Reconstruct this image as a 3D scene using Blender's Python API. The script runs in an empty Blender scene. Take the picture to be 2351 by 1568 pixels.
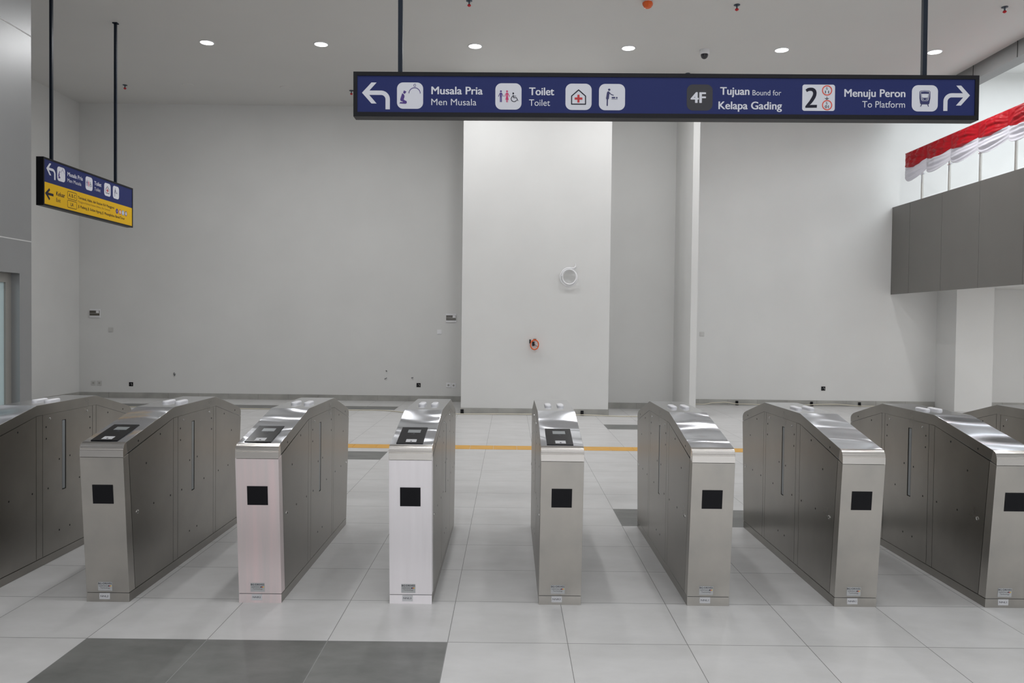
import bpy, bmesh, math, random
from mathutils import Matrix, Vector
random.seed(4)
S = bpy.context.scene
C = S.collection
PI = math.pi
# ---------------------------------------------------------------- camera
F_PX, W_PX, H_PX = 1828.6, 2351, 1568
def cam_axes():
    d = Vector(((1172 - 1175.5) / F_PX, -(743 - 784) / F_PX, -1)).normalized()
    x = Vector((1, -0.0118, 0)); x -= d * x.dot(d); x.normalize()
    u = x.cross(d)
    return x, d, u
ax, ad, au = cam_axes()
cam = bpy.data.cameras.new('camera'); cam.sensor_width = 36; cam.lens = 36 * F_PX / W_PX
cam.clip_end = 200
co = bpy.data.objects.new('camera', cam); C.objects.link(co); S.camera = co
co.matrix_world = Matrix.Translation((0, 0, 1.56)) @ Matrix((ax, ad, au)).to_4x4()
# ---------------------------------------------------------------- world, exposure, lights
w = bpy.data.worlds.new('world'); S.world = w; w.use_nodes = True
w.node_tree.nodes['Background'].inputs[0].default_value = (0.75, 0.85, 1, 1)
w.node_tree.nodes['Background'].inputs[1].default_value = 0.3
S.view_settings.view_transform = 'Standard'; S.view_settings.look = 'None'
S.view_settings.exposure = 0.0; S.view_settings.gamma = 1
S.view_settings.use_curve_mapping = False
S.cycles.max_bounces = 10; S.cycles.diffuse_bounces = 6; S.cycles.glossy_bounces = 6
S.cycles.caustics_reflective = False; S.cycles.caustics_refractive = False
def area(name, loc, size, power, color=(1, 1, 1), rot=(0, 0, 0), shape='RECTANGLE'):
    l = bpy.data.lights.new(name, 'AREA'); l.shape = shape; l.size = size[0]; l.size_y = size[1]
    l.energy = power; l.color = color
    o = bpy.data.objects.new(name, l); C.objects.link(o); o.location = loc; o.rotation_euler = rot
    return o
LC = (0.98, 0.98, 0.985)
# daylight of the tall atrium on the right (skylight above it and glazing of its right side)
area('atrium_skylight', (10.2, 7.5, 6.5), (4.6, 15), 535, (0.90, 0.96, 1))
# added fill light from behind the viewer; no opening is built there
area('behind_viewer_fill', (1.5, -5.8, 2.6), (9, 3.6), 220, (0.95, 0.97, 1), (PI / 2, 0, 0))
# added unseen ceiling lamps brightening the near half (fixtures are built below)
HALL = [(x, y) for y in (-0.6, 3.7, 8.0) for x in (-2.938, -0.589, 1.752, 4.093, 6.432)]
for x, y in HALL: area('added_hall_lamp', (x, y, 5.755), (0.16, 0.16), 28 if y < 0 else 16 if x < -2 else 24 if x < -0.1 else 13 if x < 2 else 4, LC, shape='DISK')
area('under_balcony_fill', (10.5, 9.5, 2.32), (0.3, 6), 158, LC)  # added fill that brightens the column below the balcony; has no fixture
DOWN = [(-4.674, 12.24), (-2.938, 12.25), (-0.589, 12.25), (1.752, 12.25), (4.093, 12.25), (6.432, 12.25)]
for x, y in DOWN: area('downlight_lamp', (x, y, 5.755), (0.16, 0.16), 35, LC, shape='DISK')

# ---------------------------------------------------------------- materials
def mat(name, col, rough=0.5, metal=0.0, spec=0.5, noise=0, nscale=5, stretch=(1, 1, 1), bump=0, aniso=0, emit=0, rvar=0, col2=None, trans=0, alpha=1, tang=None, wavy=0):
    m = bpy.data.materials.new(name); m.use_nodes = True
    n = m.node_tree.nodes; L = m.node_tree.links; b = n['Principled BSDF']
    b.inputs['Base Color'].default_value = (*col, 1); b.inputs['Roughness'].default_value = rough
    b.inputs['Metallic'].default_value = metal; b.inputs['Specular IOR Level'].default_value = spec
    if emit:
        b.inputs['Emission Color'].default_value = (*col, 1); b.inputs['Emission Strength'].default_value = emit
    if trans: b.inputs['Transmission Weight'].default_value = trans
    if alpha < 1: b.inputs['Alpha'].default_value = alpha
    if noise or bump or rvar:
        tc = n.new('ShaderNodeTexCoord'); mp = n.new('ShaderNodeMapping'); mp.inputs['Scale'].default_value = stretch
        nz = n.new('ShaderNodeTexNoise'); nz.inputs['Scale'].default_value = nscale; nz.inputs['Detail'].default_value = 5
        L.new(tc.outputs['Object'], mp.inputs['Vector']); L.new(mp.outputs[0], nz.inputs['Vector'])
        if noise:
            mx = n.new('ShaderNodeMix'); mx.data_type = 'RGBA'
            c2 = col2 or tuple(c * (1 - noise) for c in col)
            mx.inputs['A'].default_value = (*c2, 1); mx.inputs['B'].default_value = (*col, 1)
            rp = n.new('ShaderNodeMapRange'); rp.inputs['From Min'].default_value = 0.3; rp.inputs['From Max'].default_value = 0.7
            L.new(nz.outputs['Fac'], rp.inputs['Value']); L.new(rp.outputs[0], mx.inputs['Factor'])
            L.new(mx.outputs['Result'], b.inputs['Base Color'])
        if rvar:
            rr = n.new('ShaderNodeMapRange'); rr.inputs['From Min'].default_value = 0.3; rr.inputs['From Max'].default_value = 0.7
            rr.inputs['To Min'].default_value = rough - rvar; rr.inputs['To Max'].default_value = rough + rvar
            L.new(nz.outputs['Fac'], rr.inputs['Value']); L.new(rr.outputs[0], b.inputs['Roughness'])
        if bump:
            bp = n.new('ShaderNodeBump'); bp.inputs['Strength'].default_value = bump; bp.inputs['Distance'].default_value = 0.01
            L.new(nz.outputs['Fac'], bp.inputs['Height']); L.new(bp.outputs[0], b.inputs['Normal'])
    if wavy:                                     # slightly dished, dented sheet
        gp = n.new('ShaderNodeNewGeometry'); mp2 = n.new('ShaderNodeMapping'); mp2.inputs['Scale'].default_value = (2.2, 3.0, 1)
        mp2.inputs['Rotation'].default_value = (0, 0, 0.35)
        n2 = n.new('ShaderNodeTexNoise'); n2.inputs['Scale'].default_value = 1.3; n2.inputs['Detail'].default_value = 0
        L.new(gp.outputs['Position'], mp2.inputs[0]); L.new(mp2.outputs[0], n2.inputs['Vector'])
        b2 = n.new('ShaderNodeBump'); b2.inputs['Strength'].default_value = 1; b2.inputs['Distance'].default_value = wavy
        L.new(n2.outputs['Fac'], b2.inputs['Height']); L.new(b2.outputs[0], b.inputs['Normal'])
    if aniso:
        b.inputs['Anisotropic'].default_value = aniso
        if tang:
            t = n.new('ShaderNodeCombineXYZ')
            for i in range(3): t.inputs[i].default_value = tang[i]
            L.new(t.outputs[0], b.inputs['Tangent']); return m
        t = n.new('ShaderNodeTangent'); t.direction_type = 'RADIAL'; t.axis = 'Z'
        L.new(t.outputs[0], b.inputs['Tangent'])
    return m
M = {}
M['wall'] = mat('wall_plaster', (0.72, 0.72, 0.71), 0.7, noise=0.045, nscale=1.3, bump=0.02)
M['ceil'] = mat('ceiling_board', (0.70, 0.695, 0.68), 0.65, noise=0.03, nscale=0.8)
M['clad'] = mat('grey_composite_panel', (0.165, 0.158, 0.148), 0.45, noise=0.05, nscale=2)
M['clad_left'] = mat('silver_grey_panel', (0.34, 0.345, 0.35), 0.33, metal=0.55, noise=0.05, nscale=1.5)
M['joint'] = mat('pale_sealant', (0.55, 0.55, 0.55), 0.6)
M['stone'] = mat('grey_skirting_stone', (0.44, 0.435, 0.41), 0.5, noise=0.3, nscale=3)
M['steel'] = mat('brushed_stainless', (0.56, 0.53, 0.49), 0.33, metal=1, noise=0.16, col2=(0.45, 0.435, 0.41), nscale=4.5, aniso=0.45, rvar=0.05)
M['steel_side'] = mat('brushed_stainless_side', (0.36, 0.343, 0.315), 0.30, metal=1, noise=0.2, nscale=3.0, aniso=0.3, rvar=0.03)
M['steel_cap'] = mat('polished_stainless', (0.70, 0.71, 0.73), 0.15, metal=1, noise=0.06, nscale=4, aniso=0.9, tang=(1, 0, 0))
M['steel_pale'] = mat('pale_white_steel', (1.0, 0.96, 0.99), 0.36, metal=0.45, noise=0.07, nscale=6, stretch=(4, 1, 0.2))  # paler, less metallic tone for one gate's front and plinth face
M['steel_rose'] = mat('rosy_steel', (0.97, 0.80, 0.81), 0.36, metal=0.7, noise=0.10, col2=(0.80, 0.75, 0.75), nscale=4, stretch=(4, 1, 0.2))  # rosier tone for one gate's front and plinth face
M['steel_slope'] = mat('film_covered_slope_steel', (0.76, 0.78, 0.83), 0.16, metal=1, aniso=0.85, tang=(1, 0, 0), wavy=0.055)
M['steel_nose'] = mat('bright_stainless', (0.68, 0.65, 0.62), 0.2, metal=1, aniso=0.3)
M['core'] = mat('black_gap', (0.012, 0.012, 0.012), 0.6)
M['chrome'] = mat('chrome', (0.7, 0.7, 0.7), 0.12, metal=1)
M['blackplastic'] = mat('black_plastic', (0.010, 0.010, 0.012), 0.3, spec=0.14)
M['reader'] = mat('reader_black', (0.014, 0.014, 0.016), 0.25, spec=0.14)
M['screen'] = mat('reader_screen', (0.26, 0.28, 0.29), 0.3)
M['white'] = mat('white_plastic', (0.80, 0.80, 0.82), 0.35)
M['pill'] = mat('lamp_plastic', (0.86, 0.86, 0.90), 0.3)
M['paper'] = mat('label_paper', (0.58, 0.58, 0.60), 0.5)
M['sticker'] = mat('sticker_silver', (0.46, 0.47, 0.48), 0.4)
M['ink'] = mat('dark_ink', (0.02, 0.02, 0.035), 0.5, spec=0.14)
M['greyink'] = mat('grey_ink', (0.12, 0.12, 0.13), 0.5)
M['inkred'] = mat('red_ink', (0.45, 0.02, 0.03), 0.5)
M['inkyel'] = mat('yellow_ink', (0.75, 0.55, 0.05), 0.5)
M['frame'] = mat('black_sign_frame', (0.014, 0.014, 0.017), 0.35, spec=0.14)
M['pole'] = mat('dark_blue_grey_pole', (0.016, 0.022, 0.034), 0.4, spec=0.14)
M['blue'] = mat('sign_blue', (0.021, 0.030, 0.125), 0.4, spec=0.14)
M['yellow'] = mat('sign_yellow', (0.72, 0.43, 0.012), 0.4, spec=0.14)
M['swhite'] = mat('sign_white', (0.67, 0.68, 0.74), 0.4, spec=0.14)
M['navy'] = mat('navy_print', (0.020, 0.022, 0.11), 0.4)
M['purple'] = mat('purple_print', (0.055, 0.022, 0.20), 0.4)
M['pink'] = mat('pink_print', (0.55, 0.02, 0.13), 0.4)
M['crossred'] = mat('red_print', (0.50, 0.012, 0.02), 0.4)
M['orange_ring'] = mat('orange_red_print', (0.68, 0.055, 0.025), 0.4)
M['charcoal'] = mat('charcoal_print', (0.055, 0.055, 0.062), 0.4, spec=0.14)
M['brown'] = mat('brown_print', (0.30, 0.16, 0.01), 0.4)
M['skyblue'] = mat('sky_blue_print', (0.10, 0.30, 0.62), 0.4)
M['fabric_red'] = mat('red_satin', (0.42, 0.004, 0.012), 0.45, spec=0.3)
M['fabric_white'] = mat('white_satin', (0.72, 0.71, 0.78), 0.5, spec=0.3)
M['rail'] = mat('rail_steel', (0.5, 0.48, 0.45), 0.3, metal=1)
M['tactile'] = mat('yellow_tile', (0.80, 0.42, 0.055), 0.45, noise=0.12, nscale=6)
M['lampglow'] = mat('lamp_diffuser', (1.0, 1.0, 1.0), 0.5, emit=9)
M['glass_blue'] = mat('door_glass', (0.50, 0.62, 0.64), 0.1)
M['doorframe'] = mat('door_frame', (0.30, 0.29, 0.27), 0.4)
M['orange'] = mat('orange_plastic', (0.80, 0.13, 0.02), 0.4)
M['red'] = mat('red_plastic', (0.55, 0.01, 0.02), 0.4)
M['cable'] = mat('cream_cable', (0.62, 0.58, 0.48), 0.5)
M['smoke'] = mat('smoked_cover', (0.10, 0.09, 0.075), 0.2)
M['darkdome'] = mat('dark_dome', (0.03, 0.03, 0.035), 0.1)
M['steelblue'] = mat('dull_blue_metal', (0.08, 0.11, 0.14), 0.4, metal=0.5)
M['clear'] = mat('clear_glass', (0.9, 0.95, 0.95), 0.05, alpha=0.06)
M['fascia'] = mat('grey_fascia', (0.19, 0.19, 0.19), 0.4)
M['banner_pink'] = mat('rose_banner_cloth', (0.80, 0.22, 0.30), 0.7)

# floor tile materials with grout in world metres
TX0, TXS, TY0, TYS = -2.05, 0.587, 3.86, 0.5715
def tile_mat(name, c1, c2, grout, rough):
    m = bpy.data.materials.new(name); m.use_nodes = True
    n = m.node_tree.nodes; L = m.node_tree.links; b = n['Principled BSDF']
    tc = n.new('ShaderNodeTexCoord'); sp = n.new('ShaderNodeSeparateXYZ'); L.new(tc.outputs['Object'], sp.inputs[0])
    def mth(op, a, bb=None):
        q = n.new('ShaderNodeMath'); q.operation = op
        for i, v in enumerate((a, bb)):
            if v is None: continue
            if isinstance(v, (int, float)): q.inputs[i].default_value = v
            else: L.new(v, q.inputs[i])
        return q.outputs[0]
    res = []; cells = []
    for out, o0, s, hw in ((sp.outputs[0], TX0, TXS, 0.0016), (sp.outputs[1], TY0, TYS, 0.0020)):
        t = mth('DIVIDE', mth('SUBTRACT', out, o0), s)
        fr = mth('FRACT', mth('ADD', t, 0.5))
        res.append(mth('LESS_THAN', mth('ABSOLUTE', mth('SUBTRACT', fr, 0.5)), hw / s))
        cells.append(mth('FLOOR', t))
    g = mth('MAXIMUM', res[0], res[1])
    cv = n.new('ShaderNodeCombineXYZ'); L.new(cells[0], cv.inputs[0]); L.new(cells[1], cv.inputs[1])
    wn = n.new('ShaderNodeTexWhiteNoise'); wn.noise_dimensions = '3D'; L.new(cv.outputs[0], wn.inputs['Vector'])
    # stone pattern, offset per tile
    ad_ = n.new('ShaderNodeVectorMath'); ad_.operation = 'MULTIPLY_ADD'
    L.new(wn.outputs['Color'], ad_.inputs[0]); ad_.inputs[1].default_value = (9, 9, 9); L.new(tc.outputs['Object'], ad_.inputs[2])
    mp = n.new('ShaderNodeMapping'); mp.inputs['Scale'].default_value = (1.5, 2.6, 1); mp.inputs['Rotation'].default_value = (0, 0, 0.5)
    L.new(ad_.outputs[0], mp.inputs['Vector'])
    nz = n.new('ShaderNodeTexNoise'); nz.inputs['Scale'].default_value = 1.7; nz.inputs['Detail'].default_value = 7; nz.inputs['Roughness'].default_value = 0.62
    L.new(mp.outputs[0], nz.inputs['Vector'])
    rp = n.new('ShaderNodeMapRange'); rp.inputs['From Min'].default_value = 0.32; rp.inputs['From Max'].default_value = 0.68
    L.new(nz.outputs['Fac'], rp.inputs['Value'])
    mx = n.new('ShaderNodeMix'); mx.data_type = 'RGBA'; mx.inputs['A'].default_value = (*c2, 1); mx.inputs['B'].default_value = (*c1, 1)
    L.new(rp.outputs[0], mx.inputs['Factor'])
    mx2 = n.new('ShaderNodeMix'); mx2.data_type = 'RGBA'; mx2.inputs['B'].default_value = (*grout, 1)
    L.new(mx.outputs['Result'], mx2.inputs['A']); L.new(g, mx2.inputs['Factor'])
    L.new(mx2.outputs['Result'], b.inputs['Base Color'])
    b.inputs['Roughness'].default_value = rough; b.inputs['Specular IOR Level'].default_value = 0.35
    return m
M['tile'] = tile_mat('pale_floor_tile', (0.675, 0.67, 0.67), (0.595, 0.59, 0.585), (0.16, 0.16, 0.155), 0.33)
M['tiledark'] = tile_mat('dark_floor_tile', (0.215, 0.217, 0.208), (0.14, 0.143, 0.137), (0.30, 0.30, 0.30), 0.42)

# ---------------------------------------------------------------- mesh helpers
def tag(o, label=None, cat=None, group=None, kind=None):
    if label: o['label'] = label
    if cat: o['category'] = cat
    if group: o['group'] = group
    if kind: o['kind'] = kind
    return o
def link(name, me, parent=None, loc=(0, 0, 0), rot=(0, 0, 0)):
    o = bpy.data.objects.new(name, me); C.objects.link(o)
    o.location = loc; o.rotation_euler = rot
    if parent is not None: o.parent = parent
    return o
def empty(name, loc, label, cat, group=None, rot=(0, 0, 0)):
    o = bpy.data.objects.new(name, None); C.objects.link(o); o.location = loc; o.rotation_euler = rot
    o.empty_display_size = 0.1
    return tag(o, label, cat, group)
class MB:
    def __init__(s): s.bm = bmesh.new()
    def box(s, x0, x1, y0, y1, z0, z1, bev=0):
        vs = [s.bm.verts.new((x, y, z)) for x in (x0, x1) for y in (y0, y1) for z in (z0, z1)]
        fs = [(0, 1, 3, 2), (4, 6, 7, 5), (0, 4, 5, 1), (2, 3, 7, 6), (0, 2, 6, 4), (1, 5, 7, 3)]
        ff = [s.bm.faces.new([vs[i] for i in f]) for f in fs]
        if bev:
            es = list({e for f in ff for e in f.edges})
            bmesh.ops.bevel(s.bm, geom=es, offset=bev, segments=2, affect='EDGES', profile=0.5)
        return s
    def prism(s, pts, x0, x1, bev=0):          # pts in (y,z), extruded along x
        a = [s.bm.verts.new((x0, y, z)) for y, z in pts]; b = [s.bm.verts.new((x1, y, z)) for y, z in pts]
        n = len(pts); ff = [s.bm.faces.new(a), s.bm.faces.new(b[::-1])]
        for i in range(n): ff.append(s.bm.faces.new((a[i], b[i], b[(i + 1) % n], a[(i + 1) % n])))
        if bev:
            es = [e for e in ff[0].edges] + [e for e in ff[1].edges]
            bmesh.ops.bevel(s.bm, geom=es, offset=bev, segments=2, affect='EDGES', profile=0.5)
        return s
    def lathe(s, prof, c=(0, 0, 0), seg=24, axis='z'):   # prof (r,h)
        rings = []
        for r, h in prof:
            ring = []
            for k in range(seg):
                a = 2 * PI * k / seg
                p = (r * math.cos(a), r * math.sin(a), h)
                if axis == 'y': p = (p[0], -p[2], p[1])
                if axis == 'x': p = (p[2], p[0], p[1])
                ring.append(s.bm.verts.new((c[0] + p[0], c[1] + p[1], c[2] + p[2])))
            rings.append(ring)
        for a, b in zip(rings, rings[1:]):
            for k in range(seg): s.bm.faces.new((a[k], a[(k + 1) % seg], b[(k + 1) % seg], b[k]))
        s.bm.faces.new(rings[0][::-1]); s.bm.faces.new(rings[-1])
        return s
    def tube(s, pts, r, seg=10):
        pts = [Vector(p) for p in pts]; rings = []; up = None
        for i, p in enumerate(pts):
            t = (pts[min(i + 1, len(pts) - 1)] - pts[max(i - 1, 0)]).normalized()
            if up is None: up = Vector((0, 0, 1)) if abs(t.z) < 0.9 else Vector((1, 0, 0))
            a = t.cross(up).normalized(); b = a.cross(t).normalized(); up = b
            rings.append([s.bm.verts.new(p + a * r * math.cos(2 * PI * k / seg) + b * r * math.sin(2 * PI * k / seg)) for k in range(seg)])
        for a, b in zip(rings, rings[1:]):
            for k in range(seg): s.bm.faces.new((a[k], a[(k + 1) % seg], b[(k + 1) % seg], b[k]))
        s.bm.faces.new(rings[0][::-1]); s.bm.faces.new(rings[-1])
        return s
    def mesh(s, name, m, smooth=False):
        bmesh.ops.recalc_face_normals(s.bm, faces=s.bm.faces)
        me = bpy.data.meshes.new(name); s.bm.to_mesh(me); s.bm.free()
        for q in (m if isinstance(m, (list, tuple)) else [m]): me.materials.append(q)
        if smooth:
            me.polygons.foreach_set('use_smooth', [True] * len(me.polygons))
            try: me.set_sharp_from_angle(angle=math.radians(35))
            except Exception: pass
        return me
    def build(s, name, m, parent=None, smooth=False, loc=(0, 0, 0), rot=(0, 0, 0)):
        return link(name, s.mesh(name, m, smooth), parent, loc, rot)
def struct(name, mb, m): return tag(mb.build(name, m), kind='structure')

# flat print: shapes in a sign's own plane (x right, z up, facing -y)
class FL:
    def __init__(s, y): s.bm = bmesh.new(); s.y = y; s.n = 0
    def poly(s, pts):
        s.n += 1; yy = s.y - 2e-6 * s.n          # stacked by microns so overlapping pieces never coincide
        s.bm.faces.new([s.bm.verts.new((x, yy, z)) for x, z in pts]); return s
    def disc(s, x, z, r, seg=28, rz=None): return s.poly([(x + r * math.cos(2 * PI * k / seg), z + (rz or r) * math.sin(2 * PI * k / seg)) for k in range(seg)])
    def rrect(s, x0, x1, z0, z1, r):
        p = []
        for cx, cz, a0 in ((x1 - r, z1 - r, 0), (x0 + r, z1 - r, 90), (x0 + r, z0 + r, 180), (x1 - r, z0 + r, 270)):
            for k in range(9):
                a = math.radians(a0 + k * 90 / 8); p.append((cx + r * math.cos(a), cz + r * math.sin(a)))
        s.last = p
        return s.poly(p)
    def ring(s, outer, inner):
        n = len(outer)
        for k in range(n):
            q = (k + 1) % n; s.poly([outer[k], outer[q], inner[q], inner[k]])
        return s
    def circ(s, x, z, r, w, a0=0, a1=360, seg=40):
        for k in range(seg):
            a = math.radians(a0 + (a1 - a0) * k / seg); b = math.radians(a0 + (a1 - a0) * (k + 1) / seg)
            s.poly([(x + r * math.cos(a), z + r * math.sin(a)), (x + r * math.cos(b), z + r * math.sin(b)),
                    (x + (r - w) * math.cos(b), z + (r - w) * math.sin(b)), (x + (r - w) * math.cos(a), z + (r - w) * math.sin(a))])
        return s
    def stroke(s, pts, w, cap=True):
        pts = [Vector(p) for p in pts]; L, R = [], []
        for i, p in enumerate(pts):
            d0 = (pts[i] - pts[i - 1]).normalized() if i else (pts[1] - pts[0]).normalized()
            d1 = (pts[i + 1] - pts[i]).normalized() if i < len(pts) - 1 else d0
            d = (d0 + d1).normalized(); nn = Vector((-d.y, d.x)); k = w / 2 / max(0.3, nn.dot(Vector((-d0.y, d0.x))))
            L.append(p + nn * k); R.append(p - nn * k)
        for i in range(len(pts) - 1): s.poly([tuple(L[i]), tuple(L[i + 1]), tuple(R[i + 1]), tuple(R[i])])
        if cap:
            for e in (pts[0], pts[-1]): s.disc(e.x, e.y, w / 2, 12)
        return s
    def build(s, name, m, parent):
        me = bpy.data.meshes.new(name); s.bm.to_mesh(me); s.bm.free(); me.materials.append(m)
        return link(name, me, parent)
_txt = {}
def text(s, parent, x0, x1, zb, cap, m, y, bold=0.0, name='lettering', fit=True, label=None):
    """lettering whose left/right ends are x0/x1, baseline zb and capital height cap"""
    cu = bpy.data.curves.new('t', 'FONT'); cu.body = s; cu.size = 1; cu.resolution_u = 4
    ob = bpy.data.objects.new('t', cu); C.objects.link(ob)
    dg = bpy.context.evaluated_depsgraph_get(); dg.update()
    me = bpy.data.meshes.new_from_object(ob.evaluated_get(dg))
    bpy.data.objects.remove(ob); bpy.data.curves.remove(cu)
    xs = [v.co.x for v in me.vertices]
    if 'H' not in _txt:
        c2 = bpy.data.curves.new('t', 'FONT'); c2.body = 'H'; o2 = bpy.data.objects.new('t', c2); C.objects.link(o2)
        d2 = bpy.context.evaluated_depsgraph_get(); d2.update(); m2 = bpy.data.meshes.new_from_object(o2.evaluated_get(d2))
        _txt['H'] = max(v.co.y for v in m2.vertices); bpy.data.objects.remove(o2); bpy.data.meshes.remove(m2)
    sx = (x1 - x0) / (max(xs) - min(xs)); sz = cap / _txt['H']; mn = min(xs)
    if bold:                                    # heavier strokes: the outline drawn five times, a hair apart
        d = bold * cap / _txt['H'] * 0.8; sx = (x1 - x0 - 2 * d) / (max(xs) - min(xs)); bm = bmesh.new()
        for i, (ox, oz) in enumerate(((0, 0), (1, 0.3), (-1, -0.3), (0.5, -0.45), (-0.5, 0.45), (1, -0.3), (-1, 0.3))):
            vs = [bm.verts.new((x0 + d + (v.co.x - mn) * sx + ox * d, y - 2e-5 * i, zb + v.co.y * sz + oz * d)) for v in me.vertices]
            for p in me.polygons:
                try: bm.faces.new([vs[k] for k in p.vertices])
                except ValueError: pass
        bm.to_mesh(me); bm.free()
    else:
        for v in me.vertices: v.co = (x0 + (v.co.x - mn) * sx, y, zb + v.co.y * sz)
    me.name = name; me.materials.clear(); me.materials.append(m)
    o = link(name, me, parent)
    if label: o['label'] = label
    return o

# ================================================================ THE SETTING
CZ = 5.79
BW = 15.75
# floor: grid cells so that dark tiles are faces of the same mesh
def build_floor():
    bm = bmesh.new()
    dark = [(-2.1, -0.25, 3.2, 3.9), (-2.1, -0.25, 0.4, 1.05), (0.85, 2.7, 6.1, 6.75), (-9, -1.45, 8.98, 9.6), (1.44, 2.7, 11.83, 12.47), (-9, -2.0, 14.1, 14.75)]
    i0, i1 = -14, 27; j0, j1 = -19, 23
    for i in range(i0, i1):
        for j in range(j0, j1):
            x, y = TX0 + i * TXS, TY0 + j * TYS
            x1, y1 = x + TXS, y + TYS
            f = bm.faces.new([bm.verts.new(p) for p in ((x, y, 0), (x1, y, 0), (x1, y1, 0), (x, y1, 0))])
            cx, cy = x + TXS / 2, y + TYS / 2
            f.material_index = 1 if any(a < cx < b and c < cy < d for a, b, c, d in dark) else 0
    bmesh.ops.remove_doubles(bm, verts=bm.verts, dist=1e-5)
    r = bmesh.ops.extrude_face_region(bm, geom=list(bm.faces))
    for v in [g for g in r['geom'] if isinstance(g, bmesh.types.BMVert)]: v.co.z = -0.15
    bmesh.ops.recalc_face_normals(bm, faces=bm.faces)
    me = bpy.data.meshes.new('floor'); bm.to_mesh(me); bm.free()
    me.materials.append(M['tile']); me.materials.append(M['tiledark'])
    tag(link('floor', me), kind='structure')
build_floor()
XL, XR, YB = -8.52, 13.0, -6.5
struct('wall_back', MB().box(XL - 0.2, XR + 0.2, BW, BW + 0.2, 0, 7.2), M['wall'])
struct('wall_left', MB().box(XL - 0.2, XL, 8.66, BW, 0, CZ + 0.2), M['wall'])
struct('wall_right', MB().box(XR, XR + 0.2, YB, BW, 0, 7.2), M['wall'])
struct('wall_front', MB().box(XL - 0.2, XR + 0.2, YB - 0.2, YB, 0, 7.2), M['wall'])
struct('wall_center', MB().box(-0.835, 1.69, 13.62, BW, 0, CZ), M['wall'])
struct('wall_recess', MB().box(1.69, 3.04, 14.83, BW, 0, CZ), M['wall'])
struct('wall_fin', MB().box(3.04, 3.15, 13.45, BW, 0, CZ), M['wall'])
struct('wall_column', MB().box(8.43, 9.14, 15.05, BW, 0, 2.35), M['wall'])
struct('ceiling', MB().box(XL - 0.2, 7.50, YB, BW, CZ, CZ + 0.25), M['ceil'])
struct('ceiling_atrium', MB().box(7.62, XR, YB, BW, 6.6, 6.8), M['wall'])
struct('trim_1', MB().box(7.38, 7.62, YB, BW - 0.45, 5.55, 6.62), M['fascia'])
tr = MB()
for k in range(18): tr.box(7.374, 7.38, 15.1 - k * 1.12, 15.108 - k * 1.12, 5.55, 5.79)
struct('trim_2', tr, M['core'])
# left cladding block with a door opening
CX = -5.2
lb = MB()
lb.box(CX - 0.09, CX, 8.452, 8.66, 0, CZ).box(CX - 0.09, CX, YB, 7.3, 0, CZ).box(CX - 0.09, CX, 7.3, 8.452, 2.03, CZ)
lb.box(XL - 0.2, CX - 0.09, 8.56, 8.66, 0, CZ)
struct('wall_left_cladding', lb, M['clad_left'])
jb = MB()
for z in (2.378, 4.585): jb.box(CX - 0.002, CX + 0.002, YB, 8.66, z, z + 0.012)
struct('trim_3', jb, M['joint'])
d = empty('door_1', (CX - 0.09, 7.3, 0), 'glazed door', 'door'); del d['label']; del d['category']; d['kind'] = 'structure'
MB().box(-0.05, 0, 0, 0.09, 0, 2.03).box(-0.05, 0, 1.062, 1.152, 0, 2.03).box(-0.05, 0, 0.09, 1.062, 1.93, 2.03).box(-0.05, 0, 0.09, 1.062, 0, 0.12).build('door_frame', M['doorframe'], d)
MB().box(-0.04, -0.02, 0.09, 1.062, 0.12, 1.93).build('door_glass', M['glass_blue'], d)
MB().box(0.0, 0.03, 0.13, 0.15, 0.8, 1.3).build('door_handle', M['chrome'], d)
# skirting
def skirt(name, x0, x1, y0, y1, axis='x'):
    mb = MB(); n = max(1, round((x1 - x0 if axis == 'x' else y1 - y0) / 0.587))
    for k in range(n):
        if axis == 'x':
            s = (x1 - x0) / n; mb.box(x0 + k * s + 0.0015, x0 + (k + 1) * s - 0.0015, y0, y1, 0, 0.11)
        else:
            s = (y1 - y0) / n; mb.box(x0, x1, y0 + k * s + 0.0015, y0 + (k + 1) * s - 0.0015, 0, 0.11)
    struct(name, mb, M['stone'])
skirt('baseboard_back_left', XL, -0.835, BW - 0.012, BW)
skirt('baseboard_left', XL, XL + 0.012, 8.66, BW - 0.012, 'y')
skirt('baseboard_center', -0.835, 1.69, 13.608, 13.62)
skirt('baseboard_center_left', -0.847, -0.835, 13.608, BW - 0.012, 'y')
skirt('baseboard_center_right', 1.69, 1.702, 13.608, 14.818, 'y')
skirt('baseboard_recess', 1.69, 3.04, 14.818, 14.83)
skirt('baseboard_back_right', 3.15, 8.43, BW - 0.012, BW)
skirt('baseboard_back_far_right', 9.14, 12.9, BW - 0.012, BW)
# yellow tactile strip let into the floor
tp = MB(); x = -8.4
while x < 12.6:
    tp.box(x + 0.002, x + 0.291, 9.835, 10.125, -0.02, 0.003); x += 0.293
tag(tp.build('tactile_strip', M['tactile']), 'yellow line of square floor tiles running across the hall behind the gates', 'floor line')

# ================================================================ FARE GATES
GW = 0.235
SEAM = 0.0025
def arc(c, r, a0, a1, n): return [(c[0] + r * math.cos(math.radians(a0 + (a1 - a0) * k / n)), c[1] + r * math.sin(math.radians(a0 + (a1 - a0) * k / n))) for k in range(n + 1)]
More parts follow.
